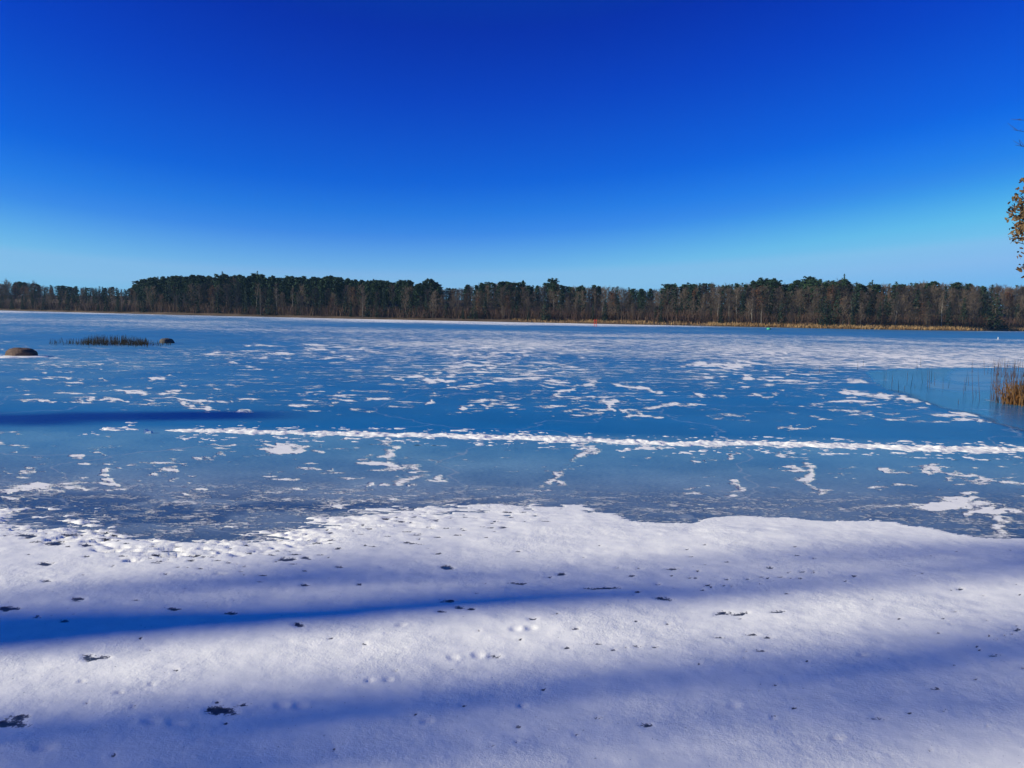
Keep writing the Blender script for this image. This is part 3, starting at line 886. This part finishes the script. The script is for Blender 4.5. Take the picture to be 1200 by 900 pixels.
SINGLE = [  # ix, offset, height factor or None, proto, label
    (1166, 1.5, .74, SPRUCES[3], 'KIND', 'broad dark spruce standing alone at the waterline beside golden grass', 1.7),
    (987, 40, 1.09, SPIRES[0], 'KIND', 'slender pointed spruce rising above the ragged pines', .75),
    (1020, 40, 1.04, SPIRES[1], 'KIND', 'small pointed spruce on the skyline beside the ragged pines', .75),
    (893, 40, 1.07, PINES[1], 'KIND', 'broad rounded pine at the left end of the ragged pine tops', 1.0),
    (906, 41, 1.06, PINES[3], 'KIND', 'second rounded pine in the pair on the skyline', .9),
    (948, 42, 1.06, PINES[5], 'KIND', 'flat topped pine overtopping the bare woods', 1.1),
    (648, 40, 1.08, PINES[1], 'KIND', 'single rounded pine bulging above the central skyline', 1.05),
    (612, 40, 1.05, PINES[4], 'KIND', 'small spiky pine beside a notch in the central skyline', .7),
    (503, 36, 1.04, PINES[5], 'KIND', 'last big pine where the dark stand drops away', 1.15),
    (166, 36, 1.0, PINES[0], 'KIND', 'first pine where the dark stand begins at left', .85),
    (261, 38, 1.06, SPIRES[0], 'KIND', 'pointed evergreen poking above the left stand', .75),
    (302, 38, 1.07, SPIRES[1], 'KIND', 'thin evergreen spike near the middle of the dark stand', .75),
    (40, 30, 1.12, BARES[1], 'KIND', 'tall leafless tree with forked top against the sky', 1.1),
    (8, 30, 1.15, BARES[3], 'KIND', 'tall leafless tree at the left edge of the woods', 1.0),
    (305, 2.5, .60, BIRCH[0], 'KIND', 'thin white birch in front of the dark stand', .7),
    (324, 5, .82, BIRCH[2], 'KIND', 'tall birch with yellowish trunk before the dark pines', .9),
    (425, 3, .62, BIRCH[1], 'KIND', 'short white birch in front of the sloping pines', .8),
    (854, 4, .80, BIRCH[0], 'KIND', 'tall white birch left of the ragged pines', 1.0),
    (863, 8, .88, BIRCH[1], 'KIND', 'pale forked birch amid the brown woods', 1.4),
    (841, 5, .70, BIRCH[2], 'KIND', 'slim pale birch beside two taller birches', .9),
    (881, 6, .84, BIRCH[2], 'KIND', 'pale birch leaning under rounded pine tops', 1.1),
    (1050, 4, .74, BIRCH[1], 'KIND', 'pale birch with spread branches toward the right', 1.3),
    (1103, 3, .78, BIRCH[0], 'KIND', 'whitish birch near the right end of the woods', .9),
]
for ix, d, f, pr, _k, lab, wd in SINGLE:
    plant(pr, bank_pt(ix, d), tree_height(ix, d, f), lab, KIND[pr['name']][1], None, wd)

# the deep wood behind: one mass
def mass(name, items, mats_index):
    V = []; Fc = []; Mi = []; off = 0
    for raw, T, mi in items:
        v = np.array(raw.v); v = np.c_[v, np.ones(len(v))] @ np.array(T).T
        V.append(v[:, :3]); Fc += [tuple(i + off for i in f) for f in raw.f]; Mi += [mi] * len(raw.f); off += len(v)
    me = bpy.data.meshes.new(name); me.from_pydata(np.concatenate(V).tolist(), [], Fc)
    for m in mats_index: me.materials.append(m)
    me.polygons.foreach_set('material_index', Mi); me.update()
    o = bpy.data.objects.new(name, me); COL.objects.link(o); return o


items = []
x = -120.0
while x < 1330:
    ix = x + random.uniform(-2, 2); x += 3.2
    hump = 160 < ix < 516
    pr = random.choice(PINES if (hump or random.random() < .22) else (SPRUCES if random.random() < .2 else BARES))
    d = random.uniform(50, 64); hgt = tree_height(ix, d, random.uniform(.84, .99) if hump else random.uniform(.93, 1.03))
    s = hgt / pr['h']
    T = Matrix.Translation(bank_pt(ix, d)) @ Matrix.Rotation(random.uniform(0, 6.28), 4, 'Z') @ Matrix.Diagonal((s * 1.6, s * 1.6, s, 1))
    items.append((pr['raw'][0], T, 0)); items.append((pr['raw'][1], T, 1 if pr['name'] != 'bare_tree' else 2))
forest = mass('forest', items, [M_bark, M_pine, M_twig])
tag(forest, 'deep mixed woods behind the shoreline trees', None, None, 'stuff')

# red brush and dry grass along the far waterline
def blades(name, mat, spans, dens, d0, d1, h0, h1, w, seed, lean=.25):
    rg = random.Random(seed); mb = MB()
    for a, b, k in spans:
        n = int((b - a) * dens * k)
        for _ in range(n):
            ix = rg.uniform(a, b)
            p = bank_pt(ix, rg.uniform(d0, d1)); hh = rg.uniform(h0, h1)
            an = rg.uniform(0, PI); dx, dy = math.cos(an) * w / 2, math.sin(an) * w / 2
            l = Vector((rg.uniform(-lean, lean), rg.uniform(-lean, lean), 1)) * hh
            mb.face([p + Vector((-dx, -dy, 0)), p + Vector((dx, dy, 0)), p + l * .6 + Vector((dx * .8, dy * .8, 0)), p + l, p + l * .6 - Vector((dx * .8, dy * .8, 0))])
    o = mb.build(name, mat)
    return o


g = blades('shore_grass', M_grass, [(690, 756, 1.3), (756, 830, .45), (830, 1125, 1.3), (1125, 1160, .7), (1183, 1300, 2.0), (600, 690, .35)], 22, -1.5, 8, .35, .95, .12, 5, .5)
tag(g, 'golden dry grass along the far waterline', None, None, 'stuff')
g = blades('brush', M_brush, [(-80, 160, 1.2), (160, 230, 1.5), (230, 480, .8), (480, 700, 1.6), (700, 900, 1.6), (900, 1300, 1.2)], 26, 3, 14, .6, 3.4, .09, 6, .35)
tag(g, 'reddish brown brush at the foot of the woods', None, None, 'stuff')


# ------------------------------------------------------------------ rocks
def rock(name, mat, w, dep, h, seed, label, cat, loc, top=0.75):
    mb = MB()
    nu, nv = 28, 12
    rg = np.random.RandomState(seed)
    for j in range(nv + 1):
        t = j / nv
        for i in range(nu):
            an = 2 * PI * i / nu
            a = t * PI * .5
            rr = math.cos(a) ** top
            zz = math.sin(a) ** 0.8
            nz = float(fbm(np.array([math.cos(an) * 1.6 + seed]), np.array([math.sin(an) * 1.6 + t * 2.2]), seed, 4)[0]) - .5
            k = 1 + nz * .42
            mb.v.append((math.cos(an) * rr * w / 2 * k, math.sin(an) * rr * dep / 2 * k, (zz * h * (1 + nz * .25)) - .03))
    for j in range(nv):
        for i in range(nu):
            a = j * nu + i; b = j * nu + (i + 1) % nu
            mb.f.append((a, b, b + nu, a + nu)); mb.m.append(0)
    o = mb.build(name, mat, smooth=True, loc=loc)
    tag(o, label, cat)
    return o


rock('boulder', M_rock, 1.5, 1.2, 0.43, 3, 'brown rounded boulder frozen into the ice at the left', 'boulder', ground(24.5, 417.5), .55)
rock('rock', M_rockdark, 0.95, .9, 0.36, 9, 'small dark rock at the end of the dark reed strip', 'rock', ground(195.5, 402), .6)


mb = MB()
n = 40
ctr = ground(24.5, 418)
ringv = []
for j, (k, z) in enumerate(((.0, .05), (.75, .05), (.95, .035), (1.15, .0))):
    for i in range(n):
        an = 2 * PI * i / n
        w = 1 + .18 * math.sin(3 * an + 1) + .1 * math.sin(7 * an)
        mb.v.append((math.cos(an) * k * w * 0.86, math.sin(an) * k * w * .9 - .12, z))
for j in range(3):
    for i in range(n):
        a = j * n + i; b = j * n + (i + 1) % n
        mb.f.append((a, b, b + n, a + n)); mb.m.append(0)
o = mb.build('snow_patch', M_snow, smooth=True, loc=ctr)
tag(o, 'thin rim of snow collected around the foot of the brown boulder', 'snow patch')

# ------------------------------------------------------------------ reeds
def reed_blades(mb, base, h, rg, w=.012, lean=.12, mi=0, droop=.0):
    d = Vector((rg.uniform(-lean, lean), rg.uniform(-lean, lean), 1))
    pts = [base + Vector((d.x * h * t + droop * t * t * (1 if d.x > 0 else -1) * h, d.y * h * t, h * t * (1 - .3 * droop * t))) for t in (0, .35, .7, 1)]
    mb.tube(pts, [w, w * .9, w * .65, w * .2], 3, mi, cap=False)


rg = random.Random(15)
mb = MB()
for _ in range(900):
    x = rg.uniform(0, 1) ** .8 * 118 + 56 if rg.random() < .9 else rg.uniform(165, 200)
    y = 403.2 + (x - 120) * .012 + rg.gauss(0, 1.1)
    hgt = rg.uniform(.2, .66) * float(np.interp(x, [56, 95, 110, 150, 168, 185], [.5, .6, 1.0, 1.0, .7, .35]))
    if x < 95 and rg.random() < .55: continue
    reed_blades(mb, ground(x, y), hgt, rg, .013, .16)
tag(mb.build('reeds', M_reed), 'thin strip of dark reeds standing in the ice between the rocks', None, None, 'stuff')

STEMS = [(1036, 446, .5), (1038, 445, .42), (1045, 452, .5), (1053, 458, .42), (1060, 456, .16), (1063, 447, .45), (1067, 455, .55), (1072, 455, .15), (1075, 433, .5), (1081, 449, .6), (1087, 455, .75), (1089, 456, .85), (1091, 450, .8), (1095, 452, .55), (1105, 456, .5), (1111, 455, .35), (1123, 473, .16), (1129, 461, .6), (1131, 458, .75), (1135, 452, .5), (1144, 463, .26), (1005, 433, .45), (1011, 431, .5), (960, 437, .35), (1079, 430, .6)]
for i, (x, y, h) in enumerate(STEMS):
    m1 = MB()
    n = 1 + (i % 3 == 0)
    b = Vector((0, 0, -.02))
    reed_blades(m1, b, h, rg, .0085, .10)
    o = m1.build('dead_reed', M_stem if i % 3 else M_reed, loc=ground(x, y))
    tag(o, 'thin brown reed stem poking up through the clear ice', 'reed stem', 'reed stems in the clear ice')
for i in (16, 11):
    pass

e = empty('reed_clump', ground(1193, 474))
tag(e, 'golden clump of dry reeds at the right edge of the clear ice', 'reed clump')
a = MB(); b_ = MB()
for _ in range(200):
    q = Vector((rg.gauss(.05, .20), rg.gauss(0, .22), 0))
    reed_blades(a, q, rg.uniform(.3, .85), rg, .014, .32, 0, rg.uniform(0, .35))
for _ in range(110):
    q = Vector((rg.gauss(.1, .34), rg.gauss(.2, .5), 0))
    reed_blades(b_, q, rg.uniform(.7, 1.35), rg, .008, .14)
a.build('leaves', M_gold, e); b_.build('stalks', M_stem, e)  # second mesh holds the tall thin reed stalks
a = MB(); q0 = ground(1171, 441)
for _ in range(60):
    q = q0 + Vector((rg.uniform(-.4, 1.8), rg.gauss(0, .7), 0))
    reed_blades(a, q, rg.uniform(.35, .95), rg, .009, .16)
tag(a.build('thin_reeds', M_stem), 'sparse thin purple brown reeds behind the golden clump', None, None, 'stuff')


# ------------------------------------------------------------------ markers on the ice
def ring(mb, z, r, n=14): pass


e = empty('channel_marker', ground(697.5, 382.6))
tag(e, 'red marker of two posts with cross boards on the far ice', 'marker')
for s in (-.22, .22):
    m1 = MB(); m1.tube([(s, 0, -.05), (s, 0, 1.55)], [.06, .05], 8); m1.build('post', M_red, e)
for z, hh in ((.62, .09), (1.2, .12)):
    m1 = MB()
    y0, y1 = -.085, -.06
    x0, x1 = -.30, .30
    c = [(x0, y0, z - hh), (x1, y0, z - hh), (x1, y1, z - hh), (x0, y1, z - hh), (x0, y0, z + hh), (x1, y0, z + hh), (x1, y1, z + hh), (x0, y1, z + hh)]
    for f in ((0, 1, 5, 4), (1, 2, 6, 5), (2, 3, 7, 6), (3, 0, 4, 7), (4, 5, 6, 7), (3, 2, 1, 0)):
        m1.face([c[i] for i in f])
    m1.build('board', M_red, e)

e = empty('buoy', ground(901, 386.2))
tag(e, 'small green buoy frozen into the ice near the far shore', 'buoy')
m1 = MB(); m1.tube([(0, 0, -.05), (0, 0, .08), (0, 0, .22), (0, 0, .34), (0, 0, .40)], [.36, .46, .46, .34, .16], 16); m1.build('float', M_green, e, smooth=True)
m1 = MB(); m1.tube([(0, 0, .38), (0, 0, .78), (0, 0, .95)], [.12, .10, .04], 10); m1.build('top', M_reed, e, smooth=True)

m1 = MB(); m1.tube([(0, 0, -.05), (0, 0, .32), (0, 0, .36)], [.04, .04, .02], 8)
o = m1.build('marker_stake', M_white, loc=ground(1169.5, 398))
tag(o, 'short white stake on the ice beneath the lone spruce', 'stake')

# upright slab of ice in the left part of the ridge
m1 = MB()
pts = [(-.08, 0, -.02), (.07, .02, -.02), (.065, .03, .05), (.005, .02, .035), (-.045, .01, .085)]
back = [(p[0] * .9 + .02, p[1] + .07, p[2] * .92) for p in pts]
m1.face(pts); m1.face(list(reversed(back)))
for i in range(5):
    j = (i + 1) % 5
    m1.face([pts[j], pts[i], back[i], back[j]])
o = m1.build('ice_slab', M_snow, loc=ground(172, 508))
tag(o, 'small upturned ice slab at the left end of the snow ridge', 'ice slab')


# ------------------------------------------------------------------ oak twigs reaching in at the right edge
def near_oak():
    rg = random.Random(77)
    base = Vector((11.1, 13.6, 0))
    e = empty('oak_tree', base)
    tag(e, 'oak with clinging brown leaves reaching in at the right edge', 'oak tree')
    tr = MB(); cr = MB(); lf = MB()
    tr.tube([(0, 0, -.1), (0, 0, .3), (.05, 0, 1.5), (0, .05, 3), (.08, 0, 5), (.02, 0, 7.2)], [.22, .17, .14, .12, .09, .03], 10)

    def leaf(c, s):
        n = rvec(rg).normalized(); a = n.cross(rvec(rg)).normalized(); b = n.cross(a)
        o = [(0, -1), (.35, -.55), (.28, -.2), (.5, .15), (.35, .4), (.4, .7), (0, 1), (-.4, .7), (-.35, .4), (-.5, .15), (-.28, -.2), (-.35, -.55)]
        curl = rg.uniform(.1, .35)
        lf.face([c + a * (x * s) + b * (y * s) + n * (s * curl * (abs(x) * 1.4 - y * y * .5)) for x, y in o])

    def limb(p, tip, rad, nleaf, spread):
        p = Vector(p); tip = Vector(tip)
        midp = p.lerp(tip, .5) + rvec(rg) * .12
        cr.tube([p, midp, tip], [rad, rad * .7, rad * .25], 5)
        for k in range(max(3, nleaf // 7)):
            f = 1.0 - .45 * rg.random() ** 1.6
            c = (p.lerp(midp, f * 2) if f < .5 else midp.lerp(tip, f * 2 - 1))
            q = c + rvec(rg) * spread
            cr.tube([c, c.lerp(q, .5) + rvec(rg) * .02, q], [rad * .3, rad * .2, .003], 3, cap=False)
            for _ in range(7):
                leaf(q + rvec(rg) * .10, rg.uniform(.03, .055))

    def at(px, py, yy):            # point of the tree in its own frame: photo point at depth yy
        d = fw + rt * ((px - 600) / F) - up * ((py - 450) / F)
        t = yy / d.y
        return Vector((d.x * t, d.y * t, H + d.z * t)) - base
    for (px, py, yy, hz, n, spd) in ((1184, 243, 13.4, 3.5, 70, .13), (1195, 225, 13.6, 3.9, 60, .14), (1196, 250, 13.2, 3.3, 90, .20), (1194, 268, 13.8, 3.2, 80, .17), (1190, 278, 13.3, 3.0, 26, .08), (1192, 284, 13.3, 2.9, 22, .10),
                                     (1199, 298, 13.6, 2.9, 70, .13), (1202, 318, 13.5, 2.6, 50, .12), (1200, 212, 13.5, 4.2, 46, .10), (1206, 240, 13.8, 3.6, 110, .25), (1210, 280, 13.4, 3.1, 110, .25), (1222, 215, 13.6, 4.0, 120, .35), (1225, 260, 13.6, 3.6, 140, .4), (1222, 310, 13.6, 2.8, 90, .35), (1191, 236, 13.5, 3.6, 60, .12), (1188, 248, 13.4, 3.5, 60, .10), (1197, 232, 13.7, 3.8, 80, .15), (1196, 262, 13.5, 3.3, 90, .15), (1194, 255, 13.6, 3.3, 80, .15), (1198, 275, 13.4, 3.0, 80, .15), (1199, 308, 13.5, 2.7, 50, .10), (1201, 330, 13.4, 2.5, 40, .10), (1200, 222, 13.4, 3.9, 60, .12), (1300, 240, 14.2, 4.0, 140, .5), (1290, 180, 13, 4.6, 120, .5)):
        limb((.05, 0, hz), at(px + 1, py, yy), .022, int(n * 1.4), spd)
    for (px, py, yy, hz) in ((1187, 152, 13.4, 5.2), (1190, 170, 13.6, 4.9), (1192, 140, 13.5, 5.4), (1250, 100, 13.8, 6.2), (1260, 60, 13.4, 6.8)):
        p = Vector((.05, 0, hz)); tip = at(px, py, yy)
        cr.tube([p, p.lerp(tip, .5) + rvec(rg) * .1, tip], [.02, .01, .003], 4)
        for _ in range(9):
            c = p.lerp(tip, rg.uniform(.5, 1)); cr.tube([c, c + rvec(rg) * .14 + Vector((-.08, 0, .05))], [.005, .002], 3, cap=False)
    tr.build('trunk', M_bark, e, smooth=True); cr.build('limbs', M_bark, e); lf.build('leaves', M_oakleaf, e)


near_oak()


# ------------------------------------------------------------------ near-shore trees left of the view: their long shadows cross the snow
SH = Vector((sdir.x, sdir.y, 0)).normalized()
def shade_tree(px, py, back, height, girth, seed, kind, label, start=.6, spread=1.0, taper=(1.0, .95, .85, .73, .6)):
    """stands `back` metres sunward of the ground point whose band it shades"""
    p = ground(px, py) + SH * back
    if kind == 'pine':
        tr, cr = gen_pine(seed, height, spread, start, True, .30)
        nm, cm = 'pine_tree', M_pine
    else:
        tr, cr = gen_bare(seed, height, spread, start, .012, .8)
        nm, cm = 'bare_tree', M_twig
    tr2 = MB(); tr2.tube([(0, 0, -.15), (0, 0, height * .12), (0, 0, height * .3), (.02, 0, height * .55), (0, 0, height * .68), (0, 0, height * .8), (0, 0, height * .96)], [girth * 1.15, girth * taper[0], girth * taper[1], girth * taper[2], girth * taper[3], girth * taper[4], girth * .08], 10)
    e = empty(nm, (p.x, p.y, 0))
    tag(e, label, 'pine tree' if kind == 'pine' else 'bare tree')
    tr2.build('trunk', M_bark, e, smooth=True); cr.build('crown', cm, e)
    return e


shade_tree(0, 748, 38, 22, .74, 101, 'pine', 'tall pine on the near bank shading the broad blue band on the snow', .80, .9, (1, .97, .95, .40, .15))
shade_tree(660, 815, 68, 36, .53, 102, 'pine', 'slim pine on the near bank shading the lower band on the snow', .95, .8)
shade_tree(0, 712, 60, 30, .24, 103, 'bare', 'thin leafless tree on the near bank beside the tall pine', .8, 1.6)
shade_tree(0, 491, 44, 17.6, .30, 104, 'pine', 'small pine on the near bank shading the ice left of the snow ridge', .4, .85)
shade_tree(600, 903, 56, 27, .26, 105, 'bare', 'leafless tree on the near bank closest to the viewer', .6, 2.2)

# ------------------------------------------------------------------ the cold air between here and the far shore
mb = MB()
hx, z0, z1 = 1560.0, -1.3, 44.0
c = [(-hx, -hx, z0), (hx, -hx, z0), (hx, hx, z0), (-hx, hx, z0), (-hx, -hx, z1), (hx, -hx, z1), (hx, hx, z1), (-hx, hx, z1)]
for f in ((0, 1, 5, 4), (1, 2, 6, 5), (2, 3, 7, 6), (3, 0, 4, 7), (4, 5, 6, 7), (3, 2, 1, 0)):
    mb.face([c[i] for i in f])
hm = bpy.data.materials.new('haze'); hm.use_nodes = True
hn = hm.node_tree.nodes; hn.remove(hn['Principled BSDF'])
pv = hn.new('ShaderNodeVolumePrincipled'); pv.inputs['Density'].default_value = 0.00012
pv.inputs['Color'].default_value = (0.30, 0.62, 1.0, 1)
hm.node_tree.links.new(pv.outputs[0], hn['Material Output'].inputs['Volume'])
tag(mb.build('haze', hm), 'thin cold haze over the lake', None, None, 'stuff')
